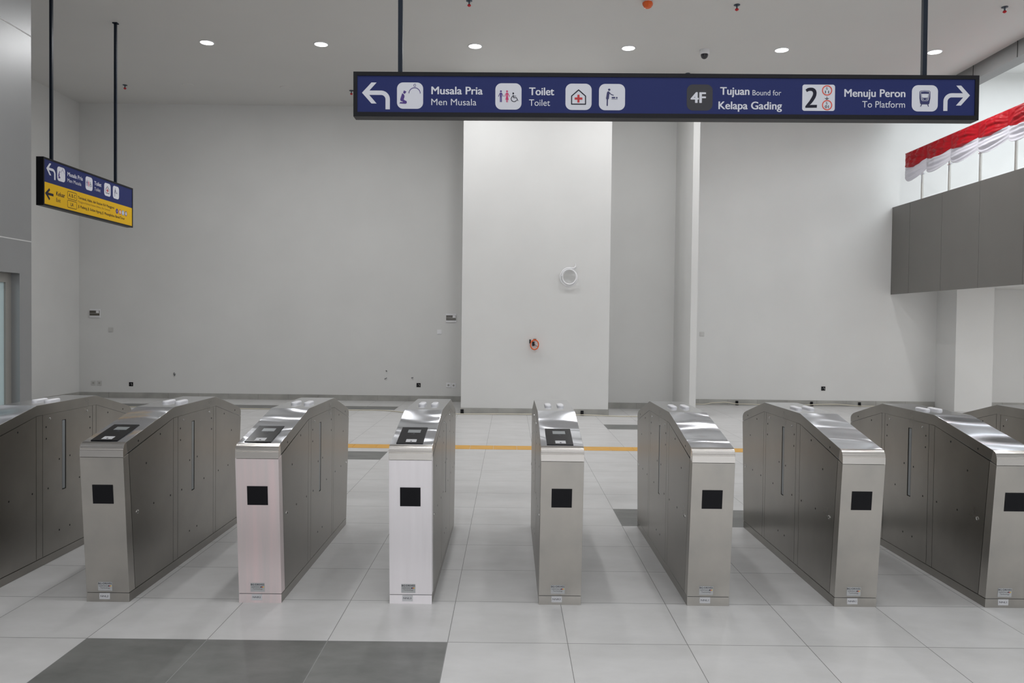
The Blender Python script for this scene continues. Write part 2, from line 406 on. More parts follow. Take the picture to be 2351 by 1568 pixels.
# cap outline (y,z): nose with four fine grooves
nose = [(-0.072, 0.813), (-0.0722, 0.850), (-0.0690, 0.8515)]
nose += [(-0.0700, 0.8600), (-0.0668, 0.8615), (-0.0665, 0.8690), (-0.0630, 0.8700), (-0.0610, 0.8775), (-0.0570, 0.8778), (-0.0540, 0.8840), (-0.0490, 0.8850), (-0.0350, 0.8910)]
NOSE = nose + [(-0.022, 0.828)]
CAP = [(-0.0205, 0.829), (-0.0345, 0.8911), (0.580, 1.017), (1.287, 1.017), (1.722, 0.906), (1.765, 0.893), (1.795, 0.878), (1.809, 0.860), (1.808, 0.819), (1.285, 0.953), (0.577, 0.953)]
MESH = {}
def gm(key, fn):
    if key not in MESH: MESH[key] = fn()
    return MESH[key]
def plate(key, pts, side, m=None):
    x0, x1 = (0.0, 0.004) if side < 0 else (GW - 0.004, GW)
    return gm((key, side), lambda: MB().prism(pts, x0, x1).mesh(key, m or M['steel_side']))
P_DOOR = [(0.072, 0.053), (0.570, 0.053), (0.570, 0.948), (-0.006, 0.8255)]
P_POST = [(0.5735, 0.053), (0.637, 0.053), (0.637, 0.9505), (0.5735, 0.9487)]
P_POST2 = [(1.2385, 0.053), (1.2800, 0.053), (1.2825, 0.9505), (1.2385, 0.9505)]
P_REAR = [(1.2835, 0.053), (1.7325, 0.053), (1.8045, 0.8175), (1.2858, 0.9495)]
SY0, SY1, SZ0, SZ1 = 0.856, 0.902, 0.437, 0.895
def mid_plate(side):
    x0, x1 = (0.0, 0.004) if side < 0 else (GW - 0.004, GW)
    b = MB(); a0, a1, z0, z1 = 0.6405, 1.235, 0.053, 0.9505
    b.box(x0, x1, a0, SY0, z0, z1).box(x0, x1, SY1, a1, z0, z1).box(x0, x1, SY0, SY1, z0, SZ0).box(x0, x1, SY0, SY1, SZ1, z1)
    bmesh.ops.remove_doubles(b.bm, verts=b.bm.verts, dist=1e-6)
    return b.mesh('middle_panel', M['steel_side'])
H_DOOR = [(0.387, 0.876), (0.203, 0.734), (0.300, 0.481), (0.530, 0.477)]
H_MID = [(1.201, 0.874), (0.676, 0.871), (1.203, 0.798), (0.678, 0.797), (0.949, 0.647), (0.824, 0.644), (1.067, 0.478), (0.698, 0.477), (0.946, 0.181), (0.823, 0.18)]
H_REAR = [(1.449, 0.878), (1.601, 0.737), (1.530, 0.486), (1.335, 0.482)]
H_CAP = [(0.105, 0.877), (1.674, 0.879)]
B_MID = [(1.162, 0.922), (0.717, 0.921)]
LOCKS = [(0.093, 0.480)]; LOCK_R = [(1.708, 0.484)]
def dot(kind, side):
    sx = -1 if side < 0 else 1
    if kind == 'hole': return gm(('hole', side), lambda: MB().lathe([(0.0062, -0.001 * sx), (0.0062, 0.0006 * sx)], seg=12, axis='x').mesh('screw_hole', M['core']))
    if kind == 'bolt': return gm(('bolt', side), lambda: MB().lathe([(0.0075, -0.001 * sx), (0.0072, 0.0025 * sx), (0.004, 0.004 * sx)], seg=14, axis='x').mesh('bolt', M['chrome'], True))
    return gm(('lock', side), lambda: MB().lathe([(0.011, -0.001 * sx), (0.011, 0.0035 * sx), (0.007, 0.0045 * sx), (0.0035, 0.002 * sx)], seg=18, axis='x').mesh('lock', M['chrome'], True))
def capmesh():
    b = MB().prism(CAP, 0, GW, 0.0015)
    b.bm.normal_update()
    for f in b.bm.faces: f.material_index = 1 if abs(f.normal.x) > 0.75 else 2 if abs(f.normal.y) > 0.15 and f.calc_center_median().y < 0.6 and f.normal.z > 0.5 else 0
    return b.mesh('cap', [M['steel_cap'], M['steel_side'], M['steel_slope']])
def gate(x, y, code, label, reader):
    g = empty('fare_gate', (x, y, 0), label, 'fare gate', 'row of steel fare gates')
    def add(name, me, par=g, loc=(0, 0, 0)): return link(name, me, par, loc)
    add('body', gm('core', lambda: MB().prism([(0.004, 0.004), (1.733, 0.004), (1.80, 0.82), (1.285, 0.955), (0.577, 0.955), (-0.066, 0.815)], 0.0045, GW - 0.0045).mesh('body', M['core'])))
    def plinth():
        b = MB().prism([(0.0, 0.0), (1.737, 0.0), (1.737, 0.0495), (-0.0005, 0.0495)], 0, GW, 0.0015); b.bm.normal_update()
        for f in b.bm.faces: f.material_index = 1 if f.calc_center_median().y < 0.002 else 0
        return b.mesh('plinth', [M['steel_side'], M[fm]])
    fm = {'NNL3': 'steel_pale', 'NNR2': 'steel_rose'}.get(code, 'steel')
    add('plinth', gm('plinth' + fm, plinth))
    fm = {'NNL3': 'steel_pale', 'NNR2': 'steel_rose'}.get(code, 'steel')
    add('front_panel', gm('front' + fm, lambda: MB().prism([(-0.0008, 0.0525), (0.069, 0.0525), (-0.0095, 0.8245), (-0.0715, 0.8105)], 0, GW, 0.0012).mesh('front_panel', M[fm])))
    add('end_panel', gm('end', lambda: MB().prism([(1.735, 0.0525), (1.738, 0.0525), (1.8085, 0.8155), (1.8055, 0.8165)], 0, GW).mesh('end_panel', M['steel'])))
    cp = add('cap', gm('cap', lambda: capmesh()))
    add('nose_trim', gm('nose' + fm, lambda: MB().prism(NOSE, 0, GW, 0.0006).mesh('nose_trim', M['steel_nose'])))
    for side in (-1, 1):
        sx = 0.0 if side < 0 else GW
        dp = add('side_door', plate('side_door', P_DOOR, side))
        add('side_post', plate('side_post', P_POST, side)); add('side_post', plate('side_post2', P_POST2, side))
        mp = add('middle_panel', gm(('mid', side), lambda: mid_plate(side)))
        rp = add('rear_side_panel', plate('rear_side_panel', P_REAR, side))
        fl = (0.0012, 0.0046) if side < 0 else (GW - 0.0046, GW - 0.0012)
        add('flap_edge', gm(('flap', side), lambda: MB().box(fl[0], fl[1], SY0 + 0.006, SY1 - 0.010, SZ0 + 0.006, SZ1 - 0.004).mesh('flap_edge', M['screen'])), mp)
        for par, hs, kd in ((dp, H_DOOR, 'hole'), (mp, H_MID, 'hole'), (rp, H_REAR, 'hole'), (cp, H_CAP, 'hole'), (mp, B_MID, 'bolt'), (dp, LOCKS, 'lock'), (rp, LOCK_R, 'lock')):
            for hy, hz in hs: add({'hole': 'screw_hole', 'bolt': 'bolt', 'lock': 'lock'}[kd], dot(kd, side), par, (sx, hy, hz))
    # two lamps on the flat top
    def pill():
        b = MB(); L0, r = 0.050, 0.0215
        prof = [(1.0, 0.0), (1.0, 0.006), (0.93, 0.0105), (0.7, 0.0135), (0.35, 0.0145)]
        rings = []
        for f, h in prof:
            ring = []
            for k in range(32):
                a = 2 * PI * k / 32; cy = L0 if math.sin(a) >= 0 else -L0
                ring.append(b.bm.verts.new((r * f * math.cos(a), cy + r * f * math.sin(a), h)))
            rings.append(ring)
        for p, q in zip(rings, rings[1:]):
            for k in range(32): b.bm.faces.new((p[k], p[(k + 1) % 32], q[(k + 1) % 32], q[k]))
        b.bm.faces.new(rings[-1]); b.bm.faces.new(rings[0][::-1])
        return b.mesh('lamp_cover', M['pill'], True)
    for px in (0.078, 0.160): add('lamp_cover', gm('pill', pill), g, (px, 0.875, 1.0168))
    # black window on the front
    def slope_front(z): return -0.0008 - (z - 0.0525) * 0.0933
    def sensor():
        b = MB(); z0, z1 = 0.555, 0.660; e = 0.0022
        return b.prism([(slope_front(z0) - e, z0), (slope_front(z1) - e, z1), (slope_front(z1) + 0.002, z1), (slope_front(z0) + 0.002, z0)], 0.061, 0.173, 0.0006).mesh('sensor_window', M['blackplastic'])
    add('sensor_window', gm('sensor', sensor))
    # maker's sticker and code label: built flat then laid on the leaning panel
    st = add('maker_sticker', gm('sticker', lambda: MB().box(0, 0.0775, 0, 0.0008, 0, 0.050).mesh('maker_sticker', M['sticker'])), g, (0.066, slope_front(0.0625) - 0.0012, 0.0625))
    st.rotation_euler = (math.atan(0.0933), 0, 0)
    if 'st_parts' not in MESH:
        lst = []
        yy = -0.0004
        lst.append(text('BG·DRIVES', None, 0.002, 0.0755, 0.0368, 0.0095, M['ink'], yy, 0.015))
        lst.append(text('GERMAN', None, 0.0045, 0.050, 0.0240, 0.0072, M['greyink'], yy))
        lst.append(text('Technology', None, 0.012, 0.066, 0.0130, 0.0072, M['greyink'], yy))
        for i, mm in enumerate(('ink', 'inkred', 'inkyel')):
            a = 0.0535 + i * 0.0068
            f = FL(yy); f.poly([(a, 0.0240), (a + 0.0052, 0.0240), (a + 0.0078, 0.0312), (a + 0.0026, 0.0312)])
            lst.append(f.build('flag_stripe', M[mm], None))
        MESH['st_parts'] = [(o.name.split('.')[0], o.data) for o in lst]
        for o in lst: bpy.data.objects.remove(o)
    for nm, me in MESH['st_parts']: link(nm, me, st)
    if code:
        lb_ = add('code_label', gm('codelabel', lambda: MB().box(0, 0.058, 0, 0.0008, 0, 0.034).mesh('code_label', M['paper'])), g, (0.071, -0.0010, 0.0145))
        text(code, lb_, 0.006, 0.050, 0.0125, 0.0095, M['ink'], -0.0004)
    if reader:
        # reader lies on the slope: y from -0.02 to 0.24
        sl = math.atan((1.017 - 0.891) / 0.615)
        r = add('card_reader', gm('reader', lambda: MB().box(0.033, 0.180, 0.0, 0.268, 0, 0.0035, 0.0015).mesh('card_reader', M['reader'])), g, (0, -0.022, 0.8937))
        r.rotation_euler = (sl, 0, 0)
        link('screen', gm('scr', lambda: MB().box(0.074, 0.146, 0.172, 0.222, 0.003, 0.0042).mesh('screen', M['screen'])), r)
        link('card_symbol', gm('sym', lambda: MB().box(0.098, 0.122, 0.140, 0.143, 0.003, 0.0040).lathe([(0.006, 0.003), (0.006, 0.004)], (0.112, 0.155, 0), 14).mesh('card_symbol', M['charcoal'])), r)
        link('tap_label', gm('tap', lambda: MB().box(0.082, 0.140, 0.018, 0.062, 0.003, 0.0042).mesh('tap_label', M['paper'])), r)
        link('tap_mark', gm('tapm', lambda: MB().lathe([(0.0055, 0.004), (0.0055, 0.0048)], (0.111, 0.030, 0), 14).mesh('tap_mark', M['ink'])), r)
    return g
GATES = [(-3.165, None, 'steel fare gate at the left picture edge, its front end cut off', False),
 (-2.320, 'NNL2', 'steel fare gate with card reader, base label reading NNL2', True),
 (-1.484, 'NNR2', 'steel fare gate with card reader and rosy front, base label reading NNR2', True),
 (-0.653, 'NNL3', 'steel fare gate with card reader and brightest front, base label reading NNL3', True),
 (0.175, 'NNR3', 'steel fare gate with card reader, base label reading NNR3', True),
 (1.002, 'NNL1', 'steel fare gate without reader, base label reading NNL1, in front of the white wall fin', False),
 (1.828, 'NNR1', 'steel fare gate without reader, base label reading NNR1', False),
 (2.679, 'NNL1', 'steel fare gate labelled NNL1, its front cut by the right picture edge', False),
 (3.510, None, 'steel fare gate at the far right edge, only its rear top showing', False)]
for gx, code, lab, rd in GATES: gate(gx, 4.365 + 0.012 * (gx + 2.3), code, lab, rd)

# ================================================================ HANGING SIGNS
def arrow_turn(f, x0, z_top, s, right=False):
    """white arrow turning; box of height s, x0 = tip side"""
    k = -1 if right else 1
    P = lambda a, b: (x0 + k * a * s, z_top - b * s)
    f.poly([P(0, .385), P(.355, 0), P(.55, 0), P(.28, .30), P(.28, .475), P(.55, .785), P(.355, .785)])
    cx, cz, ro, ri = .72, .63, .33, .165
    f.poly([P(.26, .30), P(cx, .30), P(cx, .465), P(.26, .465)])
    for i in range(12):
        a = math.radians(90 - i * 7.5); b = math.radians(90 - (i + 1) * 7.5)
        f.poly([P(cx + ro * math.cos(a), cz - ro * math.sin(a)), P(cx + ro * math.cos(b), cz - ro * math.sin(b)),
                P(cx + ri * math.cos(b), cz - ri * math.sin(b)), P(cx + ri * math.cos(a), cz - ri * math.sin(a))])
    f.poly([P(cx + ri, cz), P(cx + ro, cz), P(cx + ro, 1.0), P(cx + ri, 1.0)])
def icon(parent, x, z, s, kind, y=-0.0015):
    """rounded white square, top-left corner (x,z), with its symbol as sub-parts"""
    f = FL(y)
    if kind == 'platform': f.rrect(x, x + 1.25 * s, z - s, z, 0.09 * s)
    else: f.rrect(x, x + s, z - s, z, 0.235 * s)
    bg = f.build('pictogram', M['charcoal'] if kind == '4F' else M['swhite'], parent)
    y2 = y - 0.001
    P = lambda a, b: (x + a * s, z - b * s)
    def poly(ff, pts): ff.poly([P(*p) for p in pts])
    if kind == 'pray':
        Q = lambda u, v: P((u - 220) / 1190, (v - 270) / 1190)
        f = FL(y2)
        f.poly([Q(*p) for p in ((455, 765), (490, 775), (540, 820), (565, 890), (560, 940), (525, 1040), (585, 1085), (655, 1110), (672, 1180), (640, 1230), (600, 1237), (330, 1222), (370, 1160), (490, 1162), (485, 1140), (400, 1110), (370, 1070), (375, 1010))])
        q = Q(560, 725); f.disc(q[0], q[1], 0.047 * s)
        f.poly([Q(*p) for p in ((535, 630), (650, 685), (625, 728), (520, 675))])
        f.build('kneeling_figure', M['purple'], bg)
        f = FL(y2); q = Q(1022, 765); f.circ(q[0], q[1], 0.228 * s, 0.026 * s, 0, 180)
        q = Q(1040, 400); f.circ(q[0], q[1], 0.058 * s, 0.018 * s, 60, 310, 24)
        q = Q(1065, 400); f.disc(q[0], q[1], 0.017 * s, 10)
        f.build('dome_and_crescent', M['purple'], bg)
    elif kind == 'wc':
        Q = lambda u, v: P((u - 118) / 1010, (v - 100) / 1010)
        def person_shape(cx, skirt_, m, nm):
            f = FL(y2); q = Q(cx, 411); f.disc(q[0], q[1], 0.036 * s)
            for sg in (-1, 1):
                f.stroke([Q(cx + sg * 25, 485), Q(cx + sg * 45, 500), Q(cx + sg * 90, 605)], 0.024 * s)
            if skirt_:
                f.poly([Q(cx + a, b) for a, b in ((-32, 465), (32, 465), (32, 590), (62, 735), (-62, 735), (-32, 590))])
                for sg in (-1, 1): f.stroke([Q(cx + sg * 21, 735), Q(cx + sg * 19, 820)], 0.027 * s)
            else:
                f.poly([Q(cx + a, b) for a, b in ((-36, 465), (36, 465), (38, 640), (-38, 640))])
                for sg in (-1, 1): f.stroke([Q(cx + sg * 21, 630), Q(cx + sg * 21, 810)], 0.034 * s)
            f.build(nm, m, bg)
        person_shape(332, False, M['purple'], 'standing_figure')
        person_shape(570, True, M['pink'], 'standing_figure')
        f = FL(y2); q = Q(808, 488); f.disc(q[0], q[1], 0.034 * s)
        f.stroke([Q(803, 550), Q(825, 655), Q(935, 655), Q(990, 765)], 0.027 * s)
        f.stroke([Q(822, 592), Q(908, 592)], 0.020 * s)
        q = Q(842, 697); f.circ(q[0], q[1], 0.122 * s, 0.026 * s, 115, 338)
        f.build('wheelchair_figure', M['ink'], bg)
    elif kind == 'aid':
        Q = lambda u, v: P((u - 125) / 940, (v - 105) / 940)
        f = FL(y2); pts = [Q(345, 550), Q(595, 330), Q(848, 550), Q(848, 838), Q(345, 838), Q(345, 550)]
        for a, b in zip(pts, pts[1:]): f.stroke([a, b], 0.040 * s)
        f.build('house_outline', M['ink'], bg)
        f = FL(y2); f.poly([Q(552, 500), Q(632, 500), Q(632, 780), Q(552, 780)]); f.poly([Q(455, 598), Q(735, 598), Q(735, 678), Q(455, 678)])
        f.build('red_cross', M['crossred'], bg)
    elif kind == 'baby':
        Q = lambda u, v: P((u - 1333) / 940, (v - 120) / 940)
        f = FL(y2); q = Q(1700, 328); f.disc(q[0], q[1], 0.044 * s)
        f.poly([Q(*p) for p in ((1620, 430), (1640, 395), (1665, 385), (1700, 395), (1730, 450), (1708, 490), (1690, 650), (1660, 680), (1610, 680), (1587, 640))])
        f.stroke([Q(1690, 410), Q(1760, 490), Q(1850, 525)], 0.032 * s)
        f.stroke([Q(1637, 670), Q(1633, 890)], 0.048 * s)
        f.stroke([Q(1815, 610), Q(1895, 610)], 0.058 * s); q = Q(1975, 612); f.disc(q[0], q[1], 0.031 * s)
        f.poly([Q(1785, 660), Q(2005, 660), Q(2005, 674), Q(1785, 674)])
        f.build('nappy_changing_figure', M['navy'], bg)
    elif kind == 'train':
        Q = lambda u, v: P((u - 182) / 780, (v - 210) / 780)
        f = FL(y2)
        f.poly([Q(*p) for p in ((410, 400), (440, 378), (570, 366), (705, 378), (733, 400), (733, 600), (708, 750), (690, 780), (455, 780), (432, 750), (410, 600))])
        f.stroke([Q(480, 780), Q(445, 845)], 0.030 * s, False); f.stroke([Q(655, 780), Q(688, 845)], 0.030 * s, False)
        t = f.build('train_front', M['navy'], bg)
        f = FL(y2 - 0.0008)
        for a, b in zip(*(lambda L: (L, L[1:]))([Q(435, 405), Q(570, 388), Q(710, 405), Q(672, 640), Q(650, 672), Q(490, 672), Q(468, 640), Q(435, 405)])): f.stroke([a, b], 0.017 * s)
        f.poly([Q(465, 470), Q(678, 470), Q(660, 585), Q(482, 585)])
        for u, v in ((492, 618), (525, 628), (610, 628), (645, 620)):
            q = Q(u, v); f.disc(q[0], q[1], 0.017 * s, 10)
        f.build('train_windscreen', M['swhite'], bg)
    elif kind == '4F':
        text('4F', bg, x + 0.15 * s, x + 0.74 * s, z - 0.70 * s, 0.39 * s, M['swhite'], y2, 0.045)
    elif kind == 'platform':
        Q = lambda u, v: P((u - 237) / 1180, (v - 190) / 1180)
        FL(y2).poly([Q(*p) for p in ((378, 420), (470, 352), (560, 332), (640, 328), (720, 338), (800, 382), (860, 460), (882, 560), (870, 670), (830, 780), (740, 930), (640, 1050), (575, 1113), (640, 1103), (905, 1098), (900, 1228), (378, 1235), (378, 1165), (560, 930), (660, 765), (710, 660), (722, 580), (705, 520), (665, 482), (600, 470), (520, 483), (440, 530))]).build('numeral', M['ink'], bg)
        for cx, cy, nn in ((1352, 450, '11'), (1362, 1110, '01')):
            q = Q(cx, cy); f = FL(y2); f.circ(q[0], q[1], 0.195 * s, 0.038 * s); f.build('station_ring', M['orange_ring'], bg)
            a, b = Q(1310, cy - 35), Q(1378, cy - 135); text('S', bg, a[0], b[0], a[1], b[1] - a[1], M['ink'], y2, 0.01)
            a, b = Q(1262, cy + 132), Q(1438, cy + 10); text(nn, bg, a[0], b[0], a[1], b[1] - a[1], M['ink'], y2, 0.02)
        f = FL(y2); f.stroke([Q(1346, 735), Q(1346, 850)], 0.024 * s, False); f.stroke([Q(1262, 798), Q(1346, 850), Q(1432, 798)], 0.024 * s, False)
        f.build('down_arrow', M['ink'], bg)
    return bg
# --- long blue sign
KS = 4.163 / 1436
sg = empty('hanging_sign', (-1.063, 5.33, 3.2215), 'long blue hanging direction sign to toilets and platform, on two poles above the gates', 'sign', rot=(0, -0.0062, 0))
SL, SH = 4.163, 0.296
bx = lambda px: (px - 811.5) * KS
bz = lambda py, px: -(py - 164.5 - (px - 811.5) * 0.0068) * KS
fr = MB(); ft = 0.026
fr.box(0, SL, 0, 0.095, -ft, 0).box(0, SL, 0, 0.095, -SH, -SH + 0.030).box(0, ft, 0, 0.095, -SH + 0.03, -ft).box(SL - ft, SL, 0, 0.095, -SH + 0.03, -ft).box(ft, SL - ft, 0.08, 0.095, -SH + 0.03, -ft)
fr.build('frame', M['frame'], sg)
pn = MB().box(ft, SL - ft, 0.006, 0.08, -SH + 0.03, -ft).build('sign_panel', M['blue'], sg)
for px_, in ((0.306,), (3.815,)):
    MB().box(px_ - 0.0145, px_ + 0.0145, 0.033, 0.062, -0.001, 2.565).build('pole', M['pole'], sg)
    MB().box(px_ - 0.05, px_ + 0.05, -0.002, 0.098, 2.549 - 0.0 , 2.56).build('ceiling_plate', M['pole'], sg)
yf = 0.005
f = FL(yf); arrow_turn(f, bx(831), bz(189, 860), 61 * KS); f.build('arrow', M['swhite'], pn)
icon(pn, bx(911.3), bz(189, 941), 60 * KS, 'pray', yf)
text('Musala Pria', pn, bx(990), bx(1108), bz(216, 1050), 17 * KS, M['swhite'], yf, 0.028)
text('Men Musala', pn, bx(990), bx(1093.5), bz(241, 1050), 14.5 * KS, M['swhite'], yf)
icon(pn, bx(1137), bz(191, 1167), 60 * KS, 'wc', yf)
text('Toilet', pn, bx(1214.5), bx(1272), bz(218, 1240), 17 * KS, M['swhite'], yf, 0.028)
text('Toilet', pn, bx(1214.5), bx(1262.5), bz(242.5, 1240), 14.5 * KS, M['swhite'], yf)
icon(pn, bx(1298), bz(192, 1328), 60 * KS, 'aid', yf)
icon(pn, bx(1374.8), bz(192.7, 1405), 60 * KS, 'baby', yf)
icon(pn, bx(1576.5), bz(194, 1606), 59.5 * KS, '4F', yf)
text('Tujuan', pn, bx(1653), bx(1720.5), bz(217.5, 1690), 17 * KS, M['swhite'], yf, 0.028)
text('Bound for', pn, bx(1727.5), bx(1793.5), bz(219, 1760), 12 * KS, M['swhite'], yf)
text('Kelapa Gading', pn, bx(1649.5), bx(1795.5), bz(250.5, 1720), 17 * KS, M['swhite'], yf, 0.028)
icon(pn, bx(1842), bz(194.5, 1880), 60 * KS, 'platform', yf)
text('Menuju Peron', pn, bx(1938.5), bx(2079), bz(222.5, 2010), 17 * KS, M['swhite'], yf, 0.028)
text('To Platform', pn, bx(1980), bx(2078.5), bz(247, 2030), 14.5 * KS, M['swhite'], yf)
icon(pn, bx(2093.8), bz(196, 2123), 60 * KS, 'train', yf)
f = FL(yf); arrow_turn(f, bx(2227.5), bz(197, 2200), 58 * KS, True); f.build('arrow', M['swhite'], pn)
# --- small two-colour sign, turned side-on
s2 = empty('hanging_sign', (-5.65, 9.655, 3.508), 'short blue and yellow hanging exit sign seen at an angle, on two poles at left', 'sign', rot=(0, 0, PI / 2))
L2, H2 = 2.275, 0.585
fr = MB(); a = 0.022
fr.box(0, L2, 0, 0.09, -a, 0).box(0, L2, 0, 0.09, -H2, -H2 + a).box(0, a, 0, 0.09, -H2 + a, -a).box(L2 - a, L2, 0, 0.09, -H2 + a, -a).box(a, L2 - a, 0.075, 0.09, -H2 + a, -a)
fr.build('frame', M['frame'], s2)
pb = MB().box(a, L2 - a, 0.004, 0.075, -0.297, -a).build('blue_panel', M['blue'], s2)
py_ = MB().box(a, L2 - a, 0.004, 0.075, -H2 + a, -0.297).build('yellow_panel', M['yellow'], s2)
for px_ in (0.245, 1.84):
    MB().box(px_ - 0.016, px_ + 0.016, 0.03, 0.062, -0.001, 2.28).build('pole', M['pole'], s2)
    MB().box(px_ - 0.032, px_ + 0.032, 0.012, 0.078, 2.268, 2.282).build('ceiling_plate', M['pole'], s2)
yf = 0.003
f = FL(yf); arrow_turn(f, 0.065, -0.055, 0.185); f.build('arrow', M['swhite'], pb)
icon(pb, 0.295, -0.056, 0.178, 'pray', yf)
text('Musala Pria', pb, 0.525, 0.888, -0.135, 0.05, M['swhite'], yf, 0.028)
text('Men Musala', pb, 0.525, 0.85, -0.210, 0.044, M['swhite'], yf)
icon(pb, 0.955, -0.056, 0.178, 'wc', yf)
text('Toilet', pb, 1.18, 1.363, -0.135, 0.05, M['swhite'], yf, 0.028)
text('Toilet', pb, 1.18, 1.34, -0.210, 0.044, M['swhite'], yf)
icon(pb, 1.44, -0.056, 0.178, 'aid', yf)
icon(pb, 1.68, -0.056, 0.178, 'baby', yf)
f = FL(yf)
f.stroke([(0.055, -0.432), (0.215, -0.432)], 0.030, False); f.stroke([(0.135, -0.370), (0.060, -0.432), (0.135, -0.497)], 0.030, False)
f.build('arrow', M['ink'], py_)
text('Keluar', py_, 0.275, 0.468, -0.425, 0.052, M['ink'], yf, 0.02)
text('Exit', py_, 0.275, 0.370, -0.500, 0.046, M['ink'], yf)
for z0, tx, q0, q1 in ((-0.422, 'A, B, C', 0.555, 0.715), (-0.535, 'LA', 0.60, 0.665)):
    f = FL(yf); f.rrect(0.525, 0.745, z0, z0 + 0.098, 0.022); o_ = f.last; f.bm.clear()
    f.rrect(0.531, 0.739, z0 + 0.006, z0 + 0.092, 0.017); i_ = f.last; f.bm.clear(); f.ring(o_, i_); f.build('exit_box', M['ink'], py_)
    text(tx, py_, q0, q1, z0 + 0.029, 0.042, M['ink'], yf, 0.015)
text('Terminal, Halte, dan Stasiun KA Manggarai', py_, 0.772, 1.72, -0.385, 0.034, M['ink'], yf, 0.015)
text('Manggarai Railway Station, Shelter, Bus Terminal', py_, 0.772, 1.60, -0.433, 0.026, M['brown'], yf)
text('Jl. Padang, Jl. Sultan Agung, Jl. Minangkabau Barat/Timur', py_, 0.772, 2.03, -0.500, 0.034, M['ink'], yf, 0.015)
for cx, m1, ch in ((1.80, 'purple', '4'), (1.89, 'crossred', 'D'), (1.977, 'skyblue', 'D'), (2.065, 'purple', 'D')):
    f = FL(yf); f.disc(cx, -0.405, 0.036); o_ = f.build('route_badge', M[m1], py_)
    if ch != '4':
        f = FL(yf - 0.0008); f.disc(cx, -0.405, 0.025); f.build('badge_center', M['swhite'], o_)
    text(ch, o_, cx - 0.009, cx + 0.009, -0.419, 0.028, M['swhite'] if ch == '4' else M[m1], yf - 0.0016)

# ================================================================ BALCONY, RAILING, BUNTING
BX = 7.50
bal = empty('balcony', (BX, BW, 2.2), 'grey panel-clad balcony jutting into the hall at right', 'balcony')
def bbox_(mb, x0, x1, y0, y1, z0, z1): mb.box(x0 - BX, x1 - BX, y0 - BW, y1 - BW, z0 - 2.2, z1 - 2.2)
mb = MB(); bbox_(mb, BX + 0.05, 12.98, 5.0, BW - 0.005, 2.35, 2.65); mb.build('slab', M['wall'], bal)
mb = MB(); bbox_(mb, BX + 0.006, BX + 0.12, 5.0, BW - 0.005, 2.23, 3.92); mb.build('parapet', M['joint'], bal)
ys = [15.74, 15.04, 13.92, 12.80, 11.68, 10.56, 9.44, 8.32, 7.20, 6.08, 5.0]
for y1, y0 in zip(ys, ys[1:]):
    mb = MB(); bbox_(mb, BX, BX + 0.008, y0 + 0.006, y1 - 0.006, 2.222, 3.925); mb.build('cladding_panel', M['clad'], bal)
mb = MB(); bbox_(mb, BX, BX + 0.13, 5.0, BW - 0.01, 3.925, 3.935); mb.build('coping', M['clad'], bal)
rl = empty('railing', (BX + 0.06, BW, 3.935), 'steel tube railing standing on the balcony parapet behind the bunting', 'railing')
MB().tube([(0, -0.64, 0.93), (0, -10.7, 0.93)], 0.024, 14).build('handrail', M['rail'], rl, True)
for k in range(11):
    yy = 14.73 - 0.91 * k - BW
    po = MB().tube([(0, yy, 0), (0, yy, 0.92)], 0.021, 12).build('post', M['rail'], rl, True)
    MB().tube([(-0.02, yy - 0.10, 0.46), (-0.02, yy + 0.02, 0.46)], 0.010, 8).box(-0.035, -0.01, yy - 0.13, yy - 0.08, 0.45, 0.475).build('glass_clamp', M['chrome'], po)
    if k < 10: MB().box(-0.030, -0.022, yy - 0.86, yy - 0.05, 0.04, 0.88).build('glass_pane', M['clear'], rl)
def bunting():
    o = empty('bunting', (BX - 0.03, 15.15, 4.865), 'red and white pleated cloth bunting draped along the balcony railing', 'bunting')
    seams = [15.15 - 0.785 * k for k in range(14)]
    NS, NT = 28, 26
    for part, t0, t1, m in (('red_cloth', 0.0, 0.55, 'fabric_red'), ('white_cloth', 0.535, 1.0, 'fabric_white')):
        bm = bmesh.new()
        for q, (ya, yb) in enumerate(zip(seams, seams[1:])):
            rg = random.Random(q * 7)
            jit = rg.uniform(-0.02, 0.02); ph = rg.uniform(0, 6)
            g = []
            for i in range(NS + 1):
                s = i / NS; hump = math.sin(PI * s) ** 0.75 if 0 < s < 1 else 0
                row = []
                for j in range(NT + 1):
                    t = t0 + (t1 - t0) * j / NT
                    drop = t * (0.43 + (0.14 + jit) * hump)
                    a = t * 4.2 + 1.1 * hump * (1.1 - t) + ph / 6
                    fold = 0.5 + 0.5 * math.sin(2 * PI * a) * 0.7 + 0.3 * math.sin(2 * PI * a * 2.3 + ph * s)
                    rad = math.sin(2 * PI * (3.5 * s + 0.5 * t) + ph) * (1 - t) + math.sin(2 * PI * 8 * s * (1 - 0.4 * t) + ph * 2) * max(0, 0.5 - t)
                    out = 0.02 + 0.075 * hump * t ** 0.5 + (0.042 * fold * min(1, t * 6) + 0.018 * rad * (t > 0.02)) * hump
                    out += (0.004 if part == 'red_cloth' else 0)
                    row.append(bm.verts.new((-out, ya + (yb - ya) * s - 15.15, -drop)))
                g.append(row)
            for i in range(NS):
                for j in range(NT): bm.faces.new((g[i][j], g[i][j + 1], g[i + 1][j + 1], g[i + 1][j]))
        bmesh.ops.remove_doubles(bm, verts=bm.verts, dist=1e-4)
        bmesh.ops.recalc_face_normals(bm, faces=bm.faces)
        me = bpy.data.meshes.new(part); bm.to_mesh(me); bm.free(); me.materials.append(M[m])
        me.polygons.foreach_set('use_smooth', [True] * len(me.polygons))
        ob = link(part, me, o)
        sm = ob.modifiers.new('thickness', 'SOLIDIFY'); sm.thickness = 0.003
    MB().tube([(-0.012, 0.02, 0.0), (-0.012, -10.2, 0.0)], 0.008, 8).build('top_cord', M['fabric_red'], o)
bunting()

